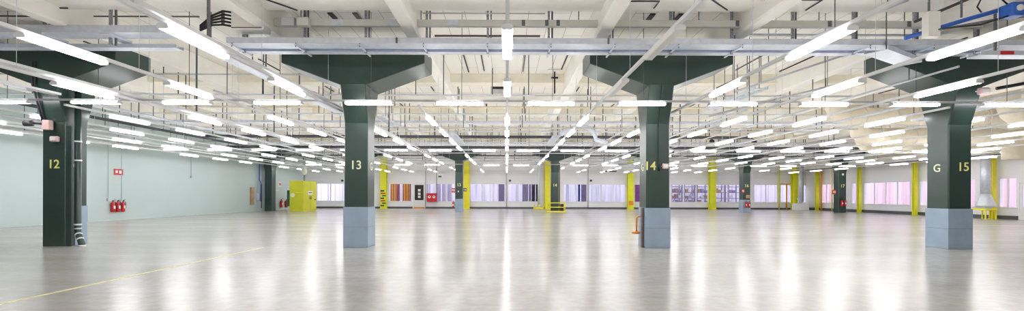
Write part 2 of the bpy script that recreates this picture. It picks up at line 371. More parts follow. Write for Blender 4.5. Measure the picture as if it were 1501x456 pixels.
# column 12 attachments
pipe = tag(MB().tube([(-12.94, 13.5, 4.68), (-12.94, 13.5, .48), (-12.9, 13.47, .38), (-12.68, 13.33, .15), (-12.63, 13.3, .08), (-12.62, 13.3, .002)], .082, 14).build('drainpipe', 'green'), 'dark green drainpipe with elbow foot running down column 12', 'drainpipe')
for z in (3.12, 2.55, .62, .5): MB().tube([(-12.94, 13.5, z), (-12.94, 13.5, z + .045)], .095, 14).build('clamp', 'trim' if z != .5 else 'galv', pipe)
for p, q in (((-12.87, 13.45, .345), (-12.84, 13.43, .315)), ((-12.74, 13.37, .21), (-12.71, 13.35, .18)), ((-12.62, 13.3, .0), (-12.62, 13.3, .055))): MB().tube([p, q], .094, 14).build('clamp', 'trim', pipe)
enc = MB().bbox(-13.14, -12.99, 13.335, 13.375, 0, 3.6, .008).build('pipe_enclosure', 'green'); tag(enc, 'narrow dark green cover strip beside the drainpipe on column 12', 'cover strip', kind='thing')

def emergency_light(loc, label, rz=0):
    r = empty('emergency_light', loc, label, 'emergency light', rz=rz)
    MB().bbox(-.15, .15, -.13, 0, -.11, .09, .04).build('housing', 'pink', r)
    MB().bbox(-.10, .10, -.145, -.125, -.07, .05, .008).build('lens', 'paper', r)
    MB().box(-.2, -.14, -.05, -.03, -.03, 0).build('wall_mount', 'paper', r)
    return r
emergency_light((-13.42, 13.325, 3.2), 'pinkish wall light fixed above the number 12').scale = (.8, .8, .85)
emergency_light((13.66, 12.9, 4.6), 'pinkish emergency light high on column 15')
o = emergency_light((4.7, 13.325, 2.45), 'small pinkish lamp beside the number 14')
o.scale = (.6, .6, .8)
cam_ = empty('security_camera', (-13.86, 13.27, 3.62), 'dark security camera with beige box high on column 12', 'camera')
MB().tube([(-.22, -.22, 0), (-.06, -.12, .02)], .085, 14).build('camera_body', 'dkpipe', cam_)
MB().tube([(-.24, -.232, -.002), (-.215, -.217, 0)], .07, 14).build('lens', 'black', cam_)
MB().tube([(-.06, -.12, .02), (.05, -.06, .02), (.05, .04, .02)], .03).build('bracket', 'dkpipe', cam_)
MB().bbox(.20, .40, -.14, .02, -.17, .12, .02).build('junction_box', 'pink', cam_)
for i, x in enumerate((-13.80, -13.72)):
    tag(MB().tube([(x, 13.0, 5.4), (x, 13.0, 4.74), (x, 13.3, 3.68)], .022).build('conduit', 'dkpipe'), 'thin dark conduit down the face of column 12, %s' % ('outer of two' if i == 0 else 'inner of two'), 'conduit')
# column 14 conduit box & crank
g = tag(MB().prism([(12.975, 4.76), (13.27, 3.7), (13.27, 2.42), (13.325, 2.42), (13.325, 3.7), (13.022, 4.76)], 0, 4.495, 4.57).build('conduit_cover', 'green'), 'dark green conduit cover running down the face of column 14', 'conduit')
MB().tube([(4.53, 13.28, 2.5), (4.53, 13.28, 2.36), (4.53, 13.31, 2.3)], .02).build('cable', 'black', g)
cr = empty('hand_crank', (4.09, 13.77, .42), 'small orange crank bracket fixed low on column 14', 'crank')
MB().tube([(.01, 0, .5), (-.06, 0, .5), (-.1, 0, .44), (-.1, 0, .04)], .028).build('bar', 'orange', cr)
MB().lathe([(.05, -.03), (.13, -.02), (.13, .03), (.05, .05)], (-.12, 0, 0)).build('foot_disc', 'orange', cr)
tag(MB().box(4.07, 4.118, 13.45, 13.6, 0, 1.2).build('corner_strip', 'bronze'), 'brown steel strip on the flank of column 14 base', 'strip')

XP = [(15.6, 5.75, -22.5, -4.0, .03, 'pipe'), (16.3, 5.2, -22.5, 1.0, .025, 'galv'), (18.1, 5.6, -20, 14, .035, 'pipe'), (20.9, 5.35, -22, 15, .03, 'galv'), (21.6, 5.8, -16, 15, .05, 'duct'),
      (23.6, 5.1, -22, 18.5, .035, 'pipe'), (27.6, 5.5, -22, 20, .04, 'galv'), (29.2, 5.36, -20, 16, .10, 'dkpipe'), (31.3, 5.25, -22, 32.3, .05, 'pipe'), (33.5, 5.7, -20, 12, .05, 'duct'), (35.2, 5.3, -22, 32.3, .11, 'dkpipe'), (36.2, 5.65, -21, 32.3, .06, 'galv'),
      (39.8, 5.3, -21, 32.3, .06, 'pipe'), (40.95, 5.18, -20, 32.3, .05, 'dkpipe'), (44.3, 5.4, -22, 32.3, .06, 'pipe'), (46.6, 5.1, -22, 32.3, .07, 'galv'), (48.0, 5.5, -22, 32.3, .08, 'pipe')]
YP = [(-6.3, 4.9, 14.6, 40, .04, 'galv'), (-9.7, 5.0, 14.8, 41, .035, 'pipe'), (-14.6, 4.75, 13, 44, .05, 'galv'), (-16.9, 4.7, 14, 47, .06, 'dkpipe'), (-19.6, 4.6, 14, 49, .05, 'pipe'), (-21.4, 4.5, 12, 49, .05, 'rail'), (-22.3, 4.45, 11, 41.2, .045, 'pipe'),
      (6.1, 4.95, 18.5, 38, .035, 'pipe'), (9.0, 4.8, 16.8, 40, .04, 'galv'), (11.4, 4.85, 11.3, 42, .03, 'pipe'), (14.8, 4.9, 16.2, 46, .045, 'galv'), (17.0, 5.0, 14, 20.5, .05, 'pipe'), (20.0, 4.9, 34, 48, .06, 'galv'), (24.6, 4.8, 30, 48, .05, 'pipe'), (28.6, 4.9, 30.5, 48, .07, 'galv')]

BUSY_Y = [(p[0], p[4] + .03) for p in XP] + [(y, .24) for y in (24.3, 33.0, 40.3)] + [(y, .05) for y in (12.56, 25.9, 38.5)] + [((a + b) / 2, (b - a) / 2 + .03) for a, b in BEAMS] + [(22.0, .5), (25.0, .6), (19.2, .45), (29.0, .5), (32.6, .5), (49.6, .5), (13.68, .75), (42.35, .75), (12.05, .55), (24.9, .2)]
BUSY_X = [(p[0], p[4] + .03) for p in YP] + [(2.55 * i, .05) for i in range(-8, 13)] + [(x, RW + .04) for x in RIBX] + [(x, .27) for x in (-3.15, -5.75, 2.95, 8.1, 19.0, -8.36)]
def safe_y(y, only=None):
    for k in range(60):
        if not any(abs(y - c) < w + .03 for c, w in BUSY_Y): return y
        y += .07
    return y
def safe_x(x):
    for k in range(60):
        if not any(abs(x - c) < w + .03 for c, w in BUSY_X): return x
        x += .06
    return x

# ------------------------------------------------------------------ lamps
LZ = 4.0     # underside of the lengthwise lamps
def lamp_meshes(on, caps, length=1.5):
    r = bpy.data.objects.new('ceiling_tube_lamp', None); COL.objects.link(r)
    hl = length / 2
    MB().prism([(-.05, .09), (-.04, .105), (.04, .105), (.05, .09)], 1, -hl, hl).build('housing', 'housing', r)
    MB().prism([(-.06, .09), (-.08, .066), (-.082, .04), (-.066, .02), (-.04, .015), (.04, .015), (.066, .02), (.082, .04), (.08, .066), (.06, .09)], 1, -hl + .02, hl - .02).build('diffuser', 'lamp' if on else 'lampoff', r)
    if caps:
        for s in (-1, 1):
            MB().prism([(-.063, .093), (-.084, .066), (-.086, .04), (-.07, .017), (.07, .017), (.086, .04), (.084, .066), (.063, .093)], 1, s * hl - (0 if s < 0 else .022), s * hl + (.022 if s < 0 else 0)).build('end_cap', 'housing', r)
    return r
proto = {(True, True, 0): lamp_meshes(True, True), (True, False, 0): lamp_meshes(True, False), (False, True, 0): lamp_meshes(False, True), (True, True, 1): lamp_meshes(True, True, 1.34), (True, False, 1): lamp_meshes(True, False, 1.34)}
used = set()
def lamp(loc, rz, label, group, on=True, caps=False):
    k = (on, caps, int(rz > 0))
    o = proto[k] if k not in used else copy_tree(proto[k]); used.add(k)
    o.location = loc; o.rotation_euler = (0, 0, rz); tag(o, label, 'lamp', group); return o
def rowname(i): return 'centre lengthwise row' if i == 0 else '%s lengthwise row %s of centre' % (ORD[abs(i) - 1], 'left' if i < 0 else 'right')
hang_cache = {}
def hanger(parent, x, y, z0, z1, r=.006, m='galv', name='hanger', sq=False):
    k = (round(z1 - z0, 3), r, m, name, sq)
    if k not in hang_cache:
        mb = MB().box(-r, r, -r, r, 0, z1 - z0) if sq else MB().tube([(0, 0, 0), (0, 0, z1 - z0)], r, 5)
        o = mb.build(name, m); hang_cache[k] = o.data; bpy.data.objects.remove(o)
    o = bpy.data.objects.new(name, hang_cache[k]); COL.objects.link(o); o.parent = parent; o.location = (x, y, z0); return o
PITCH = 2.55
CROSS = (12.56, 25.9, 38.5)
for i in range(-8, 13):
    x = PITCH * i
    ys = []
    if abs(i) <= 4:
        a = 6.6 if i >= -2 else 7.0
        if i == -1: pass
        else:
            ys += [(q, True) for q in (-2.7, .4, 3.5)]  # lamps out of view, added to brighten the near ceiling and rails
            if abs(i) <= 3: ys.append((a, True))
            ys.append((a + 3.05, True))
    ys += [(y, True) for y in ((14.4, 17.3, 20.3, 23.2) if i not in () else ())]
    if i % 2 == 0 or abs(i) <= 3 or i < 0: ys += [(y, True) for y in (28.0, 31.1, 34.2)]
    else: ys += [(y, True) for y in (28.9, 33.4)]
    ys += [(y, True) for y in ((40.2, 43.6, 47.0) if i % 2 == 0 else (43.6, 47.0) if abs(i) < 8 else ())]
    if i == 11: ys = [q for q in ys if q[0] > 26]
    y_start = 25.8 if i == 11 else -3.2 if abs(i) <= 4 and i != -1 else 12.9
    rl = tag(MB().box(x - .03, x + .03, y_start, 49.5, LZ + .105, LZ + .165).build('lighting_rail', 'rail'), 'white suspended rail of the ' + rowname(i), 'lighting rail', 'lengthwise lighting rails')
    for y in (-2.2, .2, 3.2, 6.1, 9.3, 12.75, 16.6, 21.2, 24.6, 29.3, 35.4, 39.6, 46.8):
        if y > y_start:
            y = safe_y(y); hanger(rl, x, y, LZ + .165, ceil_z(x, y))
    for j, (y, on) in enumerate(ys):
        off = i == 1 and 5 < y < 11
        lamp((x, y + .75, LZ), 0, ('unlit' if off else 'lit') + ' white tube lamp, %s from camera in %s' % (ORD[j], rowname(i)), 'lengthwise tube lamps', not off, y < 12)  # label also counts the added lamps out of view
for c, y in enumerate(CROSS):
    rl = tag(MB().box(XL + .6 if c else -15.6, XR - .6 if c else 15.6, y - .03, y + .03, LZ + .185, LZ + .235).build('lighting_rail', 'pipe'), '%s crosswise lighting rail from the camera' % ['nearest', 'middle', 'farthest'][c], 'lighting rail', 'crosswise lighting rails')
    for k in range(-9, 14):
        xh = PITCH * (k + .5)
        if abs(xh) > 15.6 and c == 0: continue
        if not XL + .7 < xh < XR - .7: continue
        if k % 2 == 0 or c == 0: hanger(rl, xh + .9 * 0, y, LZ + .235, ceil_z(xh, y), .008, 'dkpipe')
        if k > 11 or k < -8: continue
        if c == 2 and k % 3 == 1: continue
        side = 'left' if k < 0 else 'right'; nn = -k if k < 0 else k + 1
        lamp((xh - .05, y, LZ + .08), H, 'lit white tube lamp, %s %s of centre in the %s crosswise row' % (ORD[nn - 1], side, ['nearest', 'middle', 'farthest'][c]), 'crosswise tube lamps', True, c == 0)

# ------------------------------------------------------------------ cable trays near the columns
def tray_x(x0, x1, y0, y1, z, hgt, label, m='galv', hx=(), hz=None, lip=.012, y_h=None):
    pr = [(y0, z), (y1, z), (y1, z + hgt), (y1 - lip, z + hgt), (y1 - lip, z + lip), (y0 + lip, z + lip), (y0 + lip, z + hgt), (y0, z + hgt)]
    o = tag(MB().prism(pr, 0, x0, x1).build('cable_tray', m), label, 'cable tray', 'overhead cable trays')
    for x in hx:
        yy = (y0 + y1) / 2 if y_h is None else y_h
        hanger(o, x, yy, z + hgt if hz is None else hz, ceil_z(x, yy), .02, 'galvd', 'hanger', True)
    return o
def tray_y(x0, x1, y0, y1, z, hgt, label, m='galv', hy=(), rungs=True):
    lip = .012
    pr = [(x0, z), (x1, z), (x1, z + hgt), (x1 - lip, z + hgt), (x1 - lip, z + lip), (x0 + lip, z + lip), (x0 + lip, z + hgt), (x0, z + hgt)]
    o = tag(MB().prism(pr, 1, y0, y1).build('cable_tray', m), label, 'cable tray', 'overhead cable trays')
    for y in hy: hanger(o, (x0 + x1) / 2, y, z + hgt, ceil_z((x0 + x1) / 2, y), .02, 'galvd', 'hanger', True)
    return o
HX = [-7.15 + 1.655 * k for k in range(0, 14)]
t1 = tray_x(-7.3, 15.2, 11.62, 12.07, 5.50, .15, 'wide galvanised cable tray running just above the near column heads, front one of two', hx=())
t2 = tray_x(-7.3, 15.2, 12.2, 12.46, 5.47, .13, 'narrow galvanised cable tray behind the wide one above near column heads')
for x in HX:
    if x > 15: continue
    hanger(t1, x, 12.157, 5.41, ceil_z(x, 12.157), .03, 'strut', 'hanger', True)
    hanger(t1, x + .085, 12.157, 5.67, ceil_z(x + .085, 12.157), .018, 'galvd', 'hanger', True)
    MB().box(x - .02, x + .02, 11.58, 12.55, 5.43, 5.468).build('bracket_arm', 'galv', t1)
    MB().tube([(x + .01, 11.6, 5.4), (x + .01, 11.6, 5.5)], .012, 6).build('bolt', 'galvd', t1)
for x in (-2.9, 2.6, 8.1): MB().box(x, x + .05, 11.605, 11.622, 5.5, 5.65).build('joint_plate', 'galvd', t1)
t3 = tray_x(-15.6, -8.75, 11.6, 12.1, 5.76, .19, 'galvanised cable tray on the mint wall side above column 12')
for x in (-14.0, -12.25, -10.5): hanger(t3, x, 11.85, 5.52, ceil_z(x, 11.85), .03, 'strut', 'hanger', True)
for x in (-14.0, -12.25, -10.5):
    MB().box(x + .1, x + .14, 11.85, 11.89, 5.5, ceil_z(x, 11.87)).build('hanger', 'galvd', t3)
    MB().box(x - .05, x + .2, 11.58, 12.3, 5.70, 5.755).build('bracket_arm', 'galv', t3)
t4 = tray_x(-15.6, -9.0, 12.16, 12.46, 5.55, .10, 'slim galvanised tray behind the upper tray over column 12', hx=())
t5 = tray_y(-8.62, -8.1, 11.6, 24.0, 5.638, .078, 'galvanised cable tray running into depth from the tray corner over column 12', hy=(12.6, 15.5, 18, 21.2))
t8 = tray_y(-5.38, -5.17, 3.0, 24.0, 4.245, .06, 'slim white tray hung along the second lamp row left of centre', 'rail', hy=[safe_y(v) for v in (4.2, 7.9, 15.2, 20.0)])
t9 = tray_y(-10.55, -10.27, 4.0, 24.0, 4.245, .06, 'slim white tray hung along the fourth lamp row left of centre', 'rail', hy=[safe_y(v) for v in (5.2, 9.0, 15.0, 20.0)])
t10 = tray_y(-12.6, -12.35, 5.0, 12.4, 4.3, .06, 'slim white tray passing low beside the head of column 12', 'rail', hy=[safe_y(v) for v in (6.2, 9.6)])
pts = [(-8.75, 11.6), (-8.1, 11.6), (-7.3, 11.62), (-7.3, 12.12), (-7.9, 12.12), (-8.75, 12.1)]
# trunking (beige, jointed)
tr = tag(MB().box(-6.30, 12.62, 11.86, 11.98, 6.05, 6.22).build('cable_trunking', 'trunk'), 'beige grey cable trunking with dark joint plates above the wide tray', 'trunking')
for x in (-4.65, -3.2, 1.3, .38, 1.0, 6.05, 8.5, 10.6, -1.6): 
    MB().box(x, x + (.09 if x > 0 else .3), 11.845, 11.86, 6.06, 6.21).build('joint_plate', 'galvd' if x > 0 else 'galv', tr)
for x in [-5.5, -2.3, 1.9, 5.1, 8.3, 11.6]: hanger(tr, x, 11.92, 6.22, ceil_z(x, 11.92), .014, 'galvd')
tag(MB().tube([(-2.55 + .3, 11.95, 6.42), (1.0, 11.95, 6.42)], .02).build('hanging_pipe', 'pipe'), 'thin grey pipe above the trunking over the middle bay', 'pipe')
tag(MB().box(-2.0, .9, 12.3, 12.36, 5.93, 5.97).build('hanging_strut', 'bronze'), 'brown steel strut between trunking and wide tray, middle bay', 'strut')
tag(MB().box(6.6, 11.5, 12.3, 12.36, 5.98, 6.03).build('hanging_strut', 'galv'), 'grey steel strut between trunking and tray towards column 15', 'strut')
tag(MB().box(-15.6, -8.5, 12.32, 12.36, 6.45, 6.48).build('hanging_strut', 'bronze'), 'dark steel strut high above the tray over column 12', 'strut')
# right tray corner dropping to the column 15 side
t6 = tag(MB().prism([(-.25, 0), (.25, 0), (.25, .12), (.238, .12), (.238, .012), (-.238, .012), (-.238, .12), (-.25, .12)], 1, 0, 2.1).build('cable_tray', 'galv', None, (9.3, 11.3, 5.21), -1.05), 'short galvanised tray angled off below the main tray near column 15', 'cable tray', 'overhead cable trays')
hanger(t6, 0, .6, .12, 6.6 - 5.21, .014, 'galvd')
hanger(t6, 0, 1.7, .12, 6.6 - 5.21, .014, 'galvd')
t7 = tray_x(10.9, 17.2, 10.3, 10.62, 4.83, .10, 'low galvanised tray crossing before the head of column 15 with red tag', hx=(11.4, 13.0))
tg = MB().box(11.35, 11.65, 10.285, 10.299, 4.84, 4.92).build('tag_plate', 'red', t7); tg['label'] = 'red tag plate'

tag(MB().box(-7.2, 15.1, 12.08, 12.122, 5.505, 5.54).build('tray_gap_strip', 'navy'), 'dark blue strip painted in for the gap between the two near cable trays', 'cable')  # navy strip stands in for the dark gap between trays, no cable
vt = empty('ceiling_vent', (-.27, 21.3, ZC - .36), 'grey framed ceiling vent with dark slot above the centre lamp row', 'vent')
MB().prism([(-.5, .0), (.5, .0), (.5, .355), (-.5, .355)], 1, -.3, -.25).build('front_plate', 'pipe', vt)
MB().box(-.42, .42, -.31, -.3, .2, .32).build('slot', 'black', vt)
MB().box(-.5, .5, -.25, .3, .3, .355).build('top_plate', 'pipe', vt)
hk = empty('ceiling_hook', (1.95, 18.4, 5.75), 'black ceiling hook with crossbar over the middle bay', 'hook')
MB().tube([(0, 0, 0), (0, 0, .9)], .03, 8).build('rod', 'black', hk)
MB().box(-.14, .14, -.04, .04, .62, .68).build('crossbar', 'black', hk)
MB().box(-.3, .3, -.25, .25, .9, .947).build('plate', 'cream', hk)
# cream box, cables, grey boxes over left middle
bx = empty('hanging_junction_box', (-6.75, 11.7, 5.85), 'large cream box with black cables entering beside the tray corner', 'junction box')
MB().bbox(-.42, .42, -.1, .3, 0, .68, .02).build('box_body', 'cream', bx)
MB().box(-.4, .4, -.115, -.1, .03, .05).build('lid_seam', 'bronze', bx)
for k in range(5):
    z = .12 + .09 * k
    MB().tube([(-.42, .05, z), (-.7, .02, z + .04), (-.95, -.02, z * .7 + .05), (-1.25, -.05, -.02 + .03 * k)], .026, 7).build('cable', 'black', bx)
hanger(bx, -.78, .15, .2, 6.65 - 5.85, .03, 'galvd', 'hanger', True)
hanger(bx, .2, .15, .68, 6.65 - 5.85, .02, 'galvd')
for i, (x, w) in enumerate(((-5.9, .34), (-5.5, .3))):
    tag(MB().bbox(x, x + w, 11.66, 11.84, 5.98, 6.2, .012).build('mounted_switch_box', 'pipe' if i == 0 else 'trunk'), 'small grey switch box beside the large cream box, %s' % ['nearer to it', 'farther from it'][i], 'switch box')
# conduits fixed to the near cross beam underside
for i, pts in enumerate([[(2.9, 10.9, BZ - .02), (3.7, 10.9, BZ - .02), (3.7, 11.3, BZ - .02)], [(6.2, 10.8, BZ - .02), (7.6, 10.8, BZ - .02), (7.6, 11.4, BZ - .02)], [(4.6, 10.5, BZ - .02), (5.6, 11.4, BZ - .02)], [(-12.4, 10.4, BZ - .02), (-12.4, 11.4, BZ - .02), (-11.2, 11.4, BZ - .02)], [(-6.2, 10.4, BZ - .02), (-5.4, 11.5, BZ - .02)]]):
    tag(MB().tube(pts, .018, 6).build('ceiling_conduit', 'dkpipe'), '%s thin dark conduit on the nearest ceiling beam' % ORD[i], 'conduit')
# dark ceiling slots (open recesses, their shade painted as dark strips)
k = 0
for x, y0, y1 in [(-1.6, 16.2, 18.6), (-.95, 16.2, 18.4), (.65, 16.0, 18.5), (2.2, 16.0, 18.6), (-5.0, 12.6, 13.0), (-4.3, 12.6, 13.05), (4.1, 12.6, 13.05), (4.9, 12.6, 13.0), (-11.6, 16.4, 18.4), (-9.4, 16.9, 18.5), (-7.7, 16, 18.3), (9.3, 15.6, 18.2), (11.2, 15.2, 18.4), (-14.2, 15.0, 17.5), (0.2, 20.4, 22.2), (-3.6, 20.4, 22.0), (3.4, 20.2, 22.0), (6.5, 20.2, 22.2), (-8.6, 20.6, 22.2), (14.8, 14.4, 18.2), (17.5, 15, 18.0), (-17.3, 15, 18.2), (-1.2, 24, 25.9), (1.5, 24, 25.9), (6.0, 23.8, 25.9), (-6.0, 23.8, 25.9), (10.5, 24, 26), (13.5, 20.4, 22.2), (18.5, 20.4, 22.3), (-12.2, 20.4, 22.2)]:
    k += 1
    tag(MB().box(x - (.07 if y1 < 13.2 else .022), x + (.07 if y1 < 13.2 else .022), y0, y1, ZC - .035, ZC - .002).build('ceiling_slot_strip', 'black' if k % 3 else 'bronze'), '%s dark painted strip standing in for an open ceiling slot, counted towards the end wall' % (ORD[k - 1] if k <= 24 else 'far ' + ORD[k - 25]), 'slot strip', 'dark ceiling slot strips')

# ------------------------------------------------------------------ services deeper in the hall
def xpipe(y, z, x0, x1, r, m, label, step=3.2, name='hanging_pipe', hm='dkpipe'):
    o = tag(MB().tube([(x0, y, z), (x1, y, z)], r, 8).build(name, m), label, 'pipe', 'overhead pipes')
    x = x0 + .8
    while x < x1:
        x = safe_x(x)
        if x < x1: hanger(o, x, y, z + r * .8, ceil_z(x, y), .028 if r > .05 else .018, hm)
        x += step
    return o
def ypipe(x, z, y0, y1, r, m, label, step=4.0, hm='dkpipe'):
    o = tag(MB().tube([(x, y0, z), (x, y1, z)], r, 8).build('hanging_pipe', m), label, 'pipe', 'overhead pipes')
    y = y0 + .7
    while y < y1:
        y = safe_y(y)
        if y < y1: hanger(o, x, y, z + r * .8, ceil_z(x, y), .014, hm)
        y += step
    return o
n = 0
for (y, z, x0, x1, r, m) in XP:
    xpipe(y, z, x0, x1, r, m, '%s %s pipe crossing the hall under the ceiling, counted from the camera' % (ORD[n], {'pipe': 'grey', 'galv': 'silvery', 'duct': 'cream', 'dkpipe': 'dark'}[m]), 2.4 if r > .08 else 3.1); n += 1
nl, nr = 0, 0
for (x, z, y0, y1, r, m) in YP:
    cn = {'pipe': 'grey', 'galv': 'silvery', 'rail': 'white', 'dkpipe': 'dark'}[m]
    if x < 0: nl += 1
    else: nr += 1
    ypipe(x, z, y0, y1, r, m, '%s %s lengthwise overhead pipe %s of the centre lamp row' % (ORD[(nl if x < 0 else nr) - 1], cn, 'left' if x < 0 else 'right'))
# cross cable trays further in
for c, (y, z) in enumerate(((24.3, 5.45), (33.0, 5.22), (41.4 - 1.1, 5.55))):
    o = tray_x(-21, 32, y - .2, y + .2, z, .12, '%s long cross cable tray beyond the near columns' % ORD[c], hx=[safe_x(-20 + 2.1 * k) for k in range(24)])
for c, (x, y0, y1) in enumerate(((-3.15, 25.2, 31.2), (-5.75, 19.9, 23.3), (2.95, 26.2, 31.2), (8.3, 14.6, 18.4), (19.0, 14.6, 20.8))):
    o = tag(MB().box(x - .22, x - .19, y0, y1, 5.05, 5.15).build('cable_ladder', 'galv'), '%s lengthwise cable ladder %s' % (ORD[c], ['left of centre under the middle lamps', 'in line with near column 13', 'right of centre towards far column 14', 'between near columns 14 and 15', 'past column 15 towards the ducts'][c]), 'cable ladder', 'cable ladders')
    MB().box(x + .19, x + .22, y0, y1, 5.05, 5.15).build('side_rail', 'galv', o)
    yy = y0 + .1
    while yy < y1:
        MB().box(x - .19, x + .19, yy, yy + .04, 5.07, 5.1).build('rung', 'galv', o); yy += .3
    for yy in (safe_y(y0 + .5), safe_y(y1 - .9)):
        hanger(o, x - .205, yy, 5.15, ceil_z(x - .205, yy), .014, 'galvd')
        hanger(o, x + .205, yy, 5.15, ceil_z(x + .205, yy), .014, 'galvd')

# big insulated ducts past column 15
def duct(pts, r, label, m='duct', bands=True, n=20, hang=()):
    o = tag(MB().tube(pts, r, n).build('hanging_duct', m), label, 'duct')
    for i in range(len(pts) - 1):
        a, b = Vector(pts[i]), Vector(pts[i + 1]); d = (b - a); l = d.length; d.normalize()
        t = .6
        while bands and t < l - .2:
            MB().tube([a + d * t, a + d * (t + .05)], r + .012, n).build('band', m, o); t += 1.5
    for (x, y, z) in hang: hanger(o, x, y, z, ceil_z(x, y), .014, 'galvd')
    return o
duct([(16.1, 22.0, 6.69), (16.1, 22.0, 6.0), (16.2, 22, 5.72), (16.45, 22, 5.55), (16.8, 22.0, 5.5), (26.5, 22.0, 5.5)], .42, 'thick cream insulated duct crossing high beyond column 15', hang=((18, 22, 5.9), (24.8, 22, 5.9)))
duct([(19.6, 25.0, 6.69), (19.6, 25.0, 5.5), (19.72, 25, 5.15), (20.0, 25, 4.96), (20.4, 25.0, 4.9), (27.4, 25.0, 4.9), (27.9, 25, 4.83), (28.2, 25, 4.65), (28.3, 25.0, 4.3), (28.3, 25.0, 3.65)], .48, 'cream duct turning down to an open end beside column 15', hang=((21.4, 25, 5.35), (26, 25, 5.35)))
duct([(21.5, 19.2, 6.3), (21.5, 19.2, 5.4), (21.6, 19.2, 5.15), (21.8, 19.2, 5.02), (22.1, 19.2, 4.98), (31.0, 19.2, 4.98)], .36, 'cream insulated duct running across behind column 15 head', hang=((23.6, 19.2, 5.3),))
duct([(33.45, 18.0, 5.5), (33.45, 41.2, 5.5)], .45, 'long cream duct following the top of the windowed wall', hang=((33.45, 21, 5.9), (33.45, 33, 5.9), (33.45, 39.6, 5.9)))
duct([(23.0, 29.0, 6.69), (23.0, 29.0, 5.3), (23.1, 29, 5.0), (23.3, 29, 4.82), (23.7, 29.0, 4.75), (32.3, 29.0, 4.75)], .4, 'low cream duct reaching the windowed wall beyond column 15', hang=((24.5, 29, 4.95), (31, 29, 4.95)))
duct([(13.0, 32.2, 5.95), (22.0, 32.2, 5.95)], .3, 'cream duct with round dark outlets before far column 16', hang=((13.4, 32.2, 6.2), (21.6, 32.2, 6.2)))
for i, x in enumerate((14.6, 17.6, 19.9)):
    o = tag(MB().tube([(x, 31.9, 5.42), (x, 32.2, 5.42), (x, 32.2, 5.64)], .22, 14).build('hanging_outlet', 'duct'), '%s of three round air outlets before far column 16' % ORD[i], 'air outlet')
    MB().tube([(x, 31.89, 5.42), (x, 31.91, 5.42)], .19, 14).build('opening', 'black', o)
# galvanised duct loop near the column 14 side
arc = [(3.0, 24.9, 4.95), (3.4, 24.9, 5.2)] + [(4.2 + .75 * math.sin(a), 24.9, 4.65 + .75 * math.cos(a)) for a in [i * math.pi / 8 - .4 for i in range(0, 6)]] + [(5.6, 24.9, 4.5)]
duct(arc, .13, 'curved galvanised spiral duct left of column 14', 'galv', False, 14, hang=((4.2, 24.9, 5.5),))
# air unit under the far end ceiling
au = empty('hanging_air_unit', (11.4, 49.6, 4.1), 'pale blue hanging air unit with silver duct by end wall', 'air unit')
MB().bbox(-.75, .75, -.4, .4, 0, 1.15, .05).build('casing', 'rail', au)
MB().box(-.65, .65, -.42, -.4, .05, .2).build('grille', 'base', au)
MB().tube([(.75, 0, .75), (2.6, 0, .75), (2.9, 0, .7)], .25, 14).build('duct', 'galv', au)
for s in (-.6, .6): hanger(au, s, 0, 1.15, ZC - 4.1, .02, 'galvd')
# blue pipework and motor at top over column 15
bl = empty('hanging_blue_drive', (11.0, 10.0, 5.35), 'blue pipe with motor and black hoses high over column 15', 'pipework')
MB().tube([(-1.25, .98, .1), (-.8, .8, .22), (-.2, .5, .38), (.25, .2, .48)], .05, 10).build('pipe', 'navy', bl)
MB().tube([(-.9, .7, .17), (.2, .25, .27), (.9, 0, .3)], .03, 8).build('rod', 'galvd', bl)
MB().bbox(.2, .55, -.1, .25, .25, .55, .05).build('motor', 'navy', bl)
MB().tube([(.33, -.13, .4), (.33, -.1, .4)], .07, 12).build('hub', 'paper', bl)
MB().tube([(.3, .1, .55), (.1, .1, .72), (-.3, .1, .7), (-.4, .1, .5), (-.2, .2, .42)], .016, 6).build('hose', 'black', bl)
MB().tube([(.5, .1, .5), (.3, .0, .3), (-.2, .2, .14), (-.9, .4, .12)], .02, 6).build('hose', 'black', bl)
hanger(bl, -.35, .5, .42, ZC - 5.35 - .01, .022, 'galvd')
MB().box(-1.0, -.72, .62, .8, .02, .62).build('mounting_plate', 'cream', bl)
hanger(bl, -.9, .72, .62, ZC - 5.35 - .01, .02, 'galvd')
tag(MB().tube([(15.3, 14.0, 4.95), (16.2, 13.6, 5.1), (19.0, 13.4, 5.3), (21.0, 13.4, 5.6)], .05, 8).build('hanging_cable', 'black'), 'thick black cable run leaving the head of column 15', 'cable')
# long loose struts hanging near the right, diagonal
for i, (p, q) in enumerate(((at(1040, 170, 14), at(1250, 118, 16)), (at(1050, 130, 12.92), at(1145, 86, 12.9)), (at(1075, 135, 15.2), at(1245, 78, 14.0)), (at(1190, 55, 10.6), at(1330, 0, 9.8)), (at(1340, 32, 11.0), at(1420, -2, 10.8)))):
    z1 = ceil_z(q.x, q.y)
    o = tag(MB().tube([p, q], .035, 8).build('hanging_strut', ['pipe', 'dkpipe', 'pipe', 'galv', 'dkpipe'][i]), ['slim grey pipe slanting across behind column 14', 'dark strut slanting down beside column 14 head', 'grey strut slanting towards column 15', 'grey beam pipe slanting up over the trunking', 'dark pipe slanting up near the blue motor'][i], 'strut')
    for t in (.25, .8):
        v = p.lerp(q, t)
        if v.z < ceil_z(v.x, v.y) - .1: hanger(o, v.x, v.y, v.z, ceil_z(v.x, v.y), .012, 'galvd')

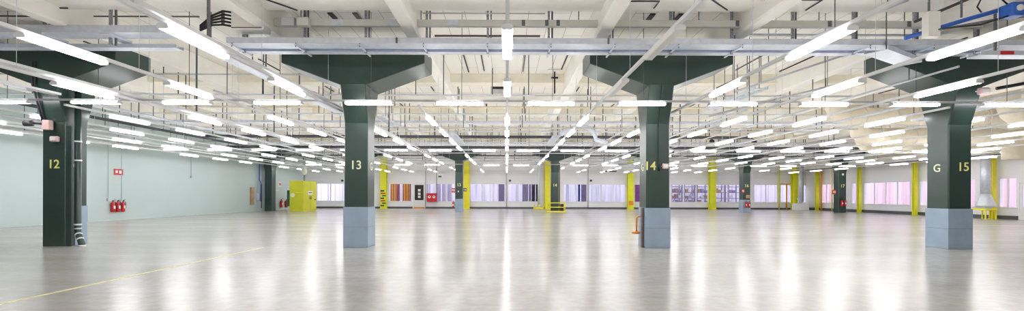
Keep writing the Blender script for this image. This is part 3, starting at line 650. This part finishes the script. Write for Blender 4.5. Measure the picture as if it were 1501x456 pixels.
# ------------------------------------------------------------------ lime columns, poles, pipes at the walls
def lime_column(x, y, w, d, h, label, m='yellow', z0=0, plate=True):
    r = empty('steel_column', (x, y, 0), label, 'steel column', 'yellow steel columns', kind='thing')
    t = .05
    pr = [(-w / 2, -d / 2), (w / 2, -d / 2), (w / 2, -d / 2 + t), (t / 2, -d / 2 + t), (t / 2, d / 2 - t), (w / 2, d / 2 - t), (w / 2, d / 2), (-w / 2, d / 2), (-w / 2, d / 2 - t), (-t / 2, d / 2 - t), (-t / 2, -d / 2 + t), (-w / 2, -d / 2 + t)]
    MB().prism(pr, 2, z0, h).build('shaft', m, r)
    if plate: MB().box(-w / 2 - .08, w / 2 + .08, -d / 2 - .05, d / 2 + .03, 0, .03).build('base_plate', m, r)
    return r
YC = 51.1
W = .68
cA = lime_column(kx(562.5) * YC / YF, YC, W, .5, 5.9, 'lime yellow steel column left of the white door, stickers low on it')
for i in range(7):
    MB().box([-.3, -.12, -.28][i % 3], [.12, .3, .26][i % 3], -.262, -.251, .25 + .28 * i, .40 + .28 * i).build('sticker', ['black', 'dgreen', 'red'][i % 3], cA)
lime_column(kx(684) * YC / YF, YC, W * .95, .5, 5.6, 'yellow steel column beside the far column 13', 'signal')
lime_column(kx(803) * YC / YF, YC, W, .5, 5.6, 'yellow steel column between silver duct and far column 14', 'signal')
cB = lime_column(kx(924) * YC / YF, YC, W, .5, 4.1, 'yellow steel column under the silver duct, left of column 14', 'yellow')
MB().box(-.3, .3, -.26, .2, 5.2, 5.9).build('top_stub', 'yellow', cB)
MB().box(-.25, .25, -.262, -.251, .45, .95).build('warning_plate', 'orange', cB)
lime_column(kx(1044) * YC / YF, YC, W, .5, 5.9, 'lime yellow steel column between column 14 and far column 16')
lime_column(kx(1165) * YC / YF, YC, W * .95, .5, 5.0, 'lime green steel column near the far corner')
for i, (px) in enumerate((1142.5, 1153.5)):
    tag(MB().tube([(kx(px) * .995, YF - .2, 0), (kx(px) * .995, YF - .2, 5.4 if i == 0 else 2.9)], .07, 10).build('thin_pole', 'signal' if i == 0 else 'orange'), 'thin %s pole against the end wall right of far column 16' % ['yellow', 'orange'][i], 'pole')
tag(MB().box(kx(1142), kx(1160), YF - .1, YF - .06, 2.9, 2.97).build('rail_bar', 'orange'), 'thin orange bar above the corner window', 'bar')
for i, (px, s, m) in enumerate(((1197.5, 'lime steel column just inside the far corner', 'yellow'), (1259.5, 'lime steel column right of the dark column 17', 'yellow'), (1341, 'lime steel column on the side wall left of column 15', 'yellow'), (1455, 'yellow steel column beside the hooded silver duct', 'signal'))):
    lime_column(XR - .34, (XR - .34) * F / (px - PX), .26, .26, 4.46, s, m)
o = tag(MB().tube([(XR - .25, 48.6, 0), (XR - .25, 48.6, 4.4)], .09, 10).build('standing_pipe', 'orange'), 'orange standing pipe beside the corner lime column', 'pipe')
tag(MB().tube([(XR - .25, (XR - .25) * F / (1219.5 - PX), 0), (XR - .25, (XR - .25) * F / (1219.5 - PX), 4.4)], .05, 8).build('thin_pole', 'signal'), 'thin yellow pole on the side wall left of dark column 17', 'pole')
# downpipes on far wall
for i, px in enumerate((622.8 + 1.2, 742.5, 861.8)):
    tag(MB().tube([(kx(px), YF - .12, .2), (kx(px), YF - .12, 6.6)], .05, 8).build('wall_downpipe', 'pipe'), 'grey downpipe on the end wall %s' % ['left of the red cabinet', 'below the centre lamp row', 'right of far column 14'][i], 'downpipe')
# silver duct with yellow foot
dv = empty('standing_duct', (kx(790) * .975, 50.3, 0), 'vertical silver duct on a yellow foot left of the far yellow column', 'duct')
MB().tube([(0, 0, .45), (0, 0, 4.6), (.1, 0, 4.9), (-1.3, 0, 5.6)], .15, 12).build('duct_tube', 'galv', dv)
MB().bbox(-.6, .5, -.4, .3, 0, .2, .03).build('foot', 'signal', dv)
for s in (-.5, 0.0, .5): MB().box(s - .06, s + .06, -.35, -.2, .2, .55).build('post', 'signal', dv)
MB().bbox(-.2, .2, -.15, .15, .2, .5, .03).build('collar', 'galv', dv)
# guard rail round far column 14
gr = empty('guard_railing', (4.5, 41.6, 0), 'yellow guard railing round the foot of far column 14', 'railing')
for z in (.45, .85): MB().tube([(-.75, -.0, z), (.9, 0, z), (.9, 1.0, z)], .045, 8).build('bar', 'signal', gr)
for x, y in ((-.75, 0), (.9, 0), (.9, 1.0)): MB().tube([(x, y, 0), (x, y, .9)], .05, 8).build('post', 'signal', gr)
MB().box(-.8, 1.0, -.12, -.06, 0, .12).build('kerb', 'signal', gr)
bf = tag(MB().bbox(5.0, 5.3, 41.75, 42.0, .0, .75, .03).build('floor_box', 'black'), 'black box on the floor inside the yellow railing', 'box')
# sleeve conduit right edge of far column 14
tag(MB().box(4.89, 5.0, 42.1, 42.3, 0, 4.6).build('standing_conduit', 'bronze'), 'brown conduit strip up the flank of far column 14', 'conduit')
# right wall silver duct with hood & yellow stand
yd = 33.3 * F / (1444 - PX) + .55
hd = empty('standing_duct', (33.1, 30.95, 0), 'vertical silver duct with flared hood beside column 15, on a yellow stand', 'duct')
MB().lathe([(.27, 1.7), (.27, 4.5)], (0, 0, 0), 20).build('duct_tube', 'galv', hd)
MB().lathe([(.52, .85), (.5, 1.0), (.36, 1.45), (.27, 1.75)], (0, 0, 0), 20).build('hood', 'galv', hd)
MB().bbox(-.55, .3, -.5, .5, .62, .74, .02).build('stand_top', 'signal', hd)
for x in (-.5, .22):
    for y in (-.44, .44): MB().box(x, x + .06, y - .03, y + .03, 0, .62).build('leg', 'signal', hd)
MB().box(-.35, .15, -.3, .3, .74, .85).build('plinth', 'galv', hd)
# second silver duct near corner
h2 = empty('standing_duct', (32.7, 49.9, 0), 'vertical silver duct with white foot in the far corner', 'duct')
MB().tube([(0, 0, .7), (0, 0, 5.2)], .2, 14).build('duct_tube', 'galv', h2)
MB().tube([(.5, .3, .9), (.5, .3, 5.2)], .1, 10).build('duct_tube', 'pipe', h2)
MB().bbox(-.55, .75, -.4, .6, 0, .72, .03).build('foot', 'trim', h2)
MB().tube([(-.3, 0, 1.3), (-.15, 0, 1.0), (-.3, -.1, .72)], .07, 8).build('elbow', 'galv', h2)

# ------------------------------------------------------------------ fire safety things
def extinguisher(loc, rz, label, s=1.0):
    r = empty('fire_extinguisher', loc, label, 'fire extinguisher', 'red fire extinguishers', rz)
    MB().lathe([(.06, 0), (.085, .015), (.09, .06), (.09, .40), (.075, .47), (.035, .51), (.03, .54)], (0, -.1, 0)).build('cylinder', 'red', r)
    MB().tube([(0, -.1, .53), (0, -.1, .60)], .022, 8).build('valve', 'dkpipe', r)
    MB().tube([(0, -.06, .58), (0, -.22, .63)], .014, 6).build('lever', 'black', r)
    MB().tube([(.03, -.1, .57), (.12, -.13, .5), (.125, -.14, .3), (.11, -.15, .18)], .014, 6).build('hose', 'black', r)
    MB().box(-.05, .05, -.196, -.185, .18, .33).build('label_plate', 'paper', r)
    MB().box(-.04, .04, -.02, 0, .3, .36).build('wall_mount', 'dkpipe', r)
    r.scale = (s,) * 3
    return r
for i, px in enumerate((165.5, 173, 180.5)):
    y = -XL * F / (PX - px) * .995
    z = at(px, 314 if i == 0 else 311, y).z
    extinguisher((XL, y, max(.5, z)), H, ['red extinguisher lower than its two neighbours on the mint wall', 'middle one of three red extinguishers on the mint wall', 'red extinguisher farthest from column 12 in the wall trio'][i], 1.15)
def wall_sign(loc, rz, w, h, m, label, mark='paper', t=.02):
    r = tag(MB().box(-w / 2, w / 2, -t, 0, -h / 2, h / 2).build('wall_sign', m, None, loc, rz), label, 'sign')
    MB().box(w * .05, w * .36, -t - .004, -t, -h * .26, h * .26).build('pictogram', mark, r)
    MB().box(-w * .34, -w * .1, -t - .004, -t, -h * .2, h * .26).build('pictogram', mark, r)
    return r
wall_sign((XL, 26.6, 2.87), H, .62, .36, 'red', 'red and white sign above the three wall extinguishers')
for i, px in enumerate((411, 418.5)):
    y = -XL * F / (PX - px)
    extinguisher((XL, y * .998, at(px, 304, y).z), H, ['red extinguisher just past the far wall column', 'red extinguisher beside the lime cabin'][i], 1.4)
wall_sign((XL, 46.1 - .6, 2.6), H, .6, .5, 'paper', 'white notice with red marks on mint wall near lime cabin', 'red')
ws = tag(MB().box(XL, XL + .25, 43.6, 45.0, 1.95, 2.0).build('wall_shelf', 'trim'), 'small white shelf on the mint wall before the cabin', 'shelf')
# extinguishers on far columns
for i, x in enumerate((22.36, 22.66)):
    extinguisher((x, Y2 - .04, .45), 0, ['red extinguisher on the far column 16 base, the one nearer column 14', 'red extinguisher on the far column 16 base, nearer column 17'][i], 1.05)
for i, x in enumerate((31.36, 31.66)):
    extinguisher((x, Y2 - .015, .62), 0, ['red extinguisher on column 17, the one on the mint wall side', 'red extinguisher on column 17, the one nearer the side windows'][i], 1.05)
wall_sign((22.15, Y2 - .0, 2.02), 0, .26, .34, 'red', 'small red sign on the far column 16')
tag(MB().bbox(22.4, 22.72, Y2 - .21, Y2 - .006, 1.32, 1.65, .03).build('wall_mounted_box', 'boxes'), 'tan box on the far column 16 above the extinguishers', 'box')
wall_sign((30.85, 42.2, 1.95), 0, .34, .42, 'red', 'small red sign beside the dark column 17')
wall_sign((-5.05, 42.2, 2.0), 0, .34, .42, 'red', 'small red sign at the flank of far column 13')
wall_sign((-3.95, 42.2, 2.05), 0, .34, .28, 'black', 'small black sign at the flank of far column 13')
extinguisher((-5.04, 42.2, .35), 0, 'red extinguisher at the flank of far column 13', 1.1)
tag(MB().bbox(-4.62, -4.5, Y2 - .1, Y2, 1.82, 1.96, .02).build('wall_switch', 'paper'), 'small white switch on far column 13 below its number', 'switch')
tag(MB().bbox(31.43, 31.57, Y2 - .12, Y2, 3.5, 3.68, .03).build('wall_lamp', 'paper'), 'tiny white lamp above the number 17', 'lamp')
# red cabinet by far wall
rc = empty('wall_mounted_cabinet', (kx(633) * .99, 51.2, .78), 'red fire hose cabinet with two white emblems on end wall', 'cabinet')
MB().bbox(-.56, .56, -.35, .2, 0, .98, .06).build('body', 'red', rc)
for s in (-.26, .26):
    MB().tube([(s, -.37, .56), (s, -.35, .56)], .17, 8).build('emblem', 'paper', rc)
    MB().box(s - .05, s + .05, -.378, -.37, .5, .68).build('pictogram', 'red', rc)
# hanging pole with sign
hs = empty('hanging_sign', (kx(640) * .975, 50.2, 0), 'dark pole with green-edged white sign left of far column 13', 'sign')
MB().tube([(0, 0, 1.5), (0, 0, 5.2)], .035, 8).build('pole', 'dkpipe', hs)
MB().box(.12, .62, -.03, .03, 3.45, 3.8).build('sign_board', 'paper', hs)
MB().box(.2, .54, -.035, -.03, 3.53, 3.72).build('pictogram', 'dgreen', hs)
# small items on the end wall
for i, (px, py) in enumerate(((747.5, 262), (866, 262), (503 - 1, 262))):
    v = at(px, 265, YF)
    tag(MB().bbox(v.x - .12, v.x + .12, YF - .12, YF, v.z - .1, v.z + .12, .02).build('wall_sensor', 'dkpipe'), 'small dark sensor on the end wall %s' % ['by the middle downpipe', 'by the downpipe right of far column 14', 'left of column 13'][i], 'sensor')

# ------------------------------------------------------------------ lime cabin
cb = empty('lime_cabin', (-19.75, 43.45, 0), 'lime yellow metal cabin with double doors by the mint wall', 'cabin')
MB().bbox(-.65, .65, -1.45, 1.45, .06, 2.8, .03).build('body', 'lime', cb)
MB().box(-.68, .68, -1.48, 1.48, 2.8, 2.86).build('roof', 'lime', cb)
MB().box(-.66, .66, -1.46, 1.46, 0, .06).build('plinth', 'signal', cb)
for s in (0, 1):
    dr = MB().bbox(.655, .68, -1.38 + 1.4 * s, -.04 + 1.4 * s, .12, 2.72, .01).build('door', 'lime', cb)
    MB().box(.68, .72, -.2 + .3 * s, -.14 + .3 * s, 1.1, 1.4).build('handle', 'base', dr)
MB().box(.682, .69, -.55, .45, 1.55, 1.9).build('notice', 'paper', cb)
MB().box(.69, .694, -.4, .3, 1.7, 1.78).build('notice_print', 'base', cb)
MB().box(.682, .69, .9, 1.2, 1.0, 1.12).build('sticker', 'black', cb)
MB().box(-.55, .55, -1.46, -1.45, .2, 2.7).build('front_panel', 'lime', cb)
MB().box(-.1, .45, -1.475, -1.46, 1.72, 1.78).build('slot', 'signal', cb)
sg = MB().tube([(-.35, -1.475, 1.5), (-.35, -1.46, 1.5)], .2, 16).build('round_sticker', 'digitw', cb)
tag(MB().bbox(-20.75, -20.5, 42.2, 42.5, .45, 1.95, .02).build('wall_panel_board', 'dgreen'), 'dark green board standing against the flank of the lime cabin', 'board')
bpost = bpy.data.objects[-1] if False else None
dl = empty('round_lamp', (-19.75, 43.6, 2.86), 'round white lamp on a stalk atop the lime cabin', 'lamp')
MB().tube([(0, 0, 0), (0, 0, .6)], .04, 8).build('stalk', 'dkpipe', dl)
MB().lathe([(.02, .6), (.2, .7), (.28, .95), (.22, 1.25), (.08, 1.38)], (0, 0, 0)).build('globe', 'paper', dl)
# blue pipework + cables on far wall column
bp_ = empty('wall_blue_pipe', (-22.8, 41.2, 0), 'blue standing pipe with cables beside the far wall column', 'pipe')
MB().tube([(-.1, .2, 4.9), (-.1, .2, 2.9), (.1, .1, 2.6), (.1, .1, .9)], .05, 8).build('pipe', 'navy', bp_)
MB().tube([(.2, .0, 2.5), (.2, .0, .3)], .035, 8).build('cable', 'black', bp_)
MB().bbox(-.28, .0, .0, .3, 1.0, 1.7, .02).build('box', 'galv', bp_)
tag(MB().bbox(XL, XL + .2, 40.2, 40.6, .6, 2.2, .02).build('wall_cabinet', 'boxes'), 'narrow tan cabinet on the mint wall before the far column', 'cabinet')
# conduits on the mint wall
for i, (y, z0, z1) in enumerate(((25.9, 1.3, 6.6), (26.8, 1.2, 6.6), (32.7, 2.9, 6.6), (23.9, 2.9, 5.0))):
    o = tag(MB().tube([(XL + .03, y, z0), (XL + .03, y, z1)], .012 if i < 2 else .02, 6).build('wall_conduit', 'wleft' if i < 2 else 'pipe'), ['mint conduit dropping to the first wall extinguisher', 'mint conduit dropping past the red wall sign', 'grey conduit ending at a small wall box', 'short grey conduit nearest column 12 on mint wall'][i], 'conduit')
    MB().bbox(XL, XL + .1, y - .08, y + .08, z0 - .15, z0, .01).build('outlet_box', 'pipe', o)

# ------------------------------------------------------------------ outside the windows
tag(MB().box(XL - 4, XR + 30, YF + .3, YF + 16, -.3, -.02).build('ground_outside', 'asphalt'), 'grey paving outside the end wall windows', 'ground', kind='structure')
tag(MB().box(XR + .3, XR + 16, YB - 6, YF + .3, -.3, -.02).build('ground_outside', 'asphalt'), 'grey paving outside the side wall windows', 'ground', kind='structure')
fb = MB()
for k in range(40):
    pass
def ribbed(axis, c, u0, u1, z1, step, dep):
    pr = []; u = u0
    while u < u1:
        pr += [(u, 0), (u + step * .5, 0), (u + step * .6, dep), (u + step * .9, dep)]; u += step
    pr += [(u1, 0), (u1, .4), (u0, .4)]
    mb = MB()
    if axis == 1: mb.prism([(a, c + b) for a, b in pr], 2, 0, z1)
    else: mb.prism([(c + b, a) for a, b in pr], 2, 0, z1)
    return mb
tag(ribbed(1, YF + 5.5, XL - 2, XR + 5.5, 4.2, .9, .12).build('exterior_facade', 'facade'), 'lavender ribbed building front seen through the end windows', 'building', kind='structure')
tag(ribbed(0, XR + 6.5, 8, YF + 14, 5.2, .8, .14).build('exterior_facade', 'pinkfac'), 'pink ribbed building front seen through the side windows', 'building', kind='structure')
for i, px in enumerate((578, 596)):
    x = kx(px) * 1.05
    o = tag(MB().bbox(x - .45, x + .35, YF + 2.4, YF + 3.4, 0, 3.1, .05).build('orange_container', 'orange'), 'orange container outside the window by the white door, %s' % ['nearer column 13', 'nearer the door'][i], 'container')
    for s in (-.35, -.05, .25): MB().box(x + s - .04, x + s + .04, YF + 2.34, YF + 2.4, .1, 3.0).build('rib', 'bronze', o)
    o = tag(MB().bbox(x + .42, x + .62, YF + 2.6, YF + 3.2, 0, 3.0, .03).build('upright_roll', 'purple'), 'dark purple roll standing beside the orange container %s' % ['nearer column 13', 'nearer the door'][i], 'roll')
for i, (px, w) in enumerate(((992, .62), (1011, .62), (1030, .66), (1055, .6), (1076, .66))):
    x = kx(px) * 1.05
    r = empty('storage_rack', (x, YF + 2.6, 0), 'violet grey storage rack outside the end windows, %s from column 14' % ORD[i], 'rack')
    for sx in (-1, 1):
        for y in (0, .8): MB().box(sx * w - .05, sx * w + .05, y - .05, y + .05, 0, 3.2).build('upright', 'rackm', r)
    for z in (.5, 1.2, 1.9, 2.6): MB().box(-w, w, -.05, .85, z, z + .08).build('shelf', 'rackm', r)
    if i in (0, 1): MB().tube([(-w, -.06, .6), (w, -.06, 2.6)], .05, 6).build('brace', 'rackm', r)
    for z in (.58, 1.28, 1.98):
        for k in range(3):
            if random.random() < .7:
                hh = random.uniform(.2, .5); xx = -w + .15 + k * w * .6
                tag(MB().bbox(x + xx, x + xx + .34, YF + 2.7, YF + 3.25, z + .005, z + hh, .01).build('storage_box', random.choice(['boxes', 'rackm', 'fabric', 'paper'])), 'box %s along the shelf at %s level of the %s outdoor rack' % (ORD[k], {.58: 'lowest', 1.28: 'middle', 1.98: 'upper'}[z], ORD[i]), 'box', 'boxes on the outdoor racks')
for i, (px, m, w) in enumerate(((643, 'fabric', .22), (651, 'fabric', .25), (658.5, 'fabric', .24), (735, 'rackm', .35), (772, 'rackm', .5), (782, 'dkpipe', .2), (788, 'dkpipe', .2), (849, 'navy', .1), (856, 'rackm', .3), (933, 'purple', .45))):
    x = kx(px) * 1.02
    pr = [(x - w + 2 * w * k / 16, YF + 1.1 + (.05 if k % 2 else 0)) for k in range(17)] + [(x + w, YF + 1.2), (x - w, YF + 1.2)]
    tag(MB().prism(pr, 2, -.02, 2.95).build('folding_screen', m), '%s pleated screen outside the end windows, %s from the lime cabin' % ({'fabric': 'lavender', 'rackm': 'violet grey', 'dkpipe': 'dark', 'navy': 'blue', 'purple': 'purple'}[m], ORD[i]), 'screen')
bench = None

# ------------------------------------------------------------------ world, camera, view
w = bpy.data.worlds.new('World'); SC.world = w; w.use_nodes = True
bg = w.node_tree.nodes['Background']; bg.inputs['Color'].default_value = (.93, .95, 1, 1); bg.inputs['Strength'].default_value = 2.0
cam = bpy.data.cameras.new('camera'); co = bpy.data.objects.new('camera', cam); COL.objects.link(co)
cam.sensor_fit = 'HORIZONTAL'; cam.sensor_width = 36; cam.lens = F / 1501 * 36
cam.shift_x = (750.5 - PX) / 1501; cam.shift_y = (PY - 228) / 1501
co.location = (0, 0, CH); co.rotation_euler = (H, -math.atan(RT), 0)
cam.clip_start = .05; cam.clip_end = 300
SC.camera = co
SC.view_settings.view_transform = 'Standard'; SC.view_settings.look = 'None'; SC.view_settings.gamma = 1; SC.view_settings.use_curve_mapping = False
SC.view_settings.exposure = 0.38
SC.cycles.use_denoising = True
SC.cycles.max_bounces = 10; SC.cycles.diffuse_bounces = 6; SC.cycles.glossy_bounces = 4; SC.cycles.transparent_max_bounces = 12
SC.cycles.sample_clamp_indirect = 6
SC.cycles.filter_width = 1.2
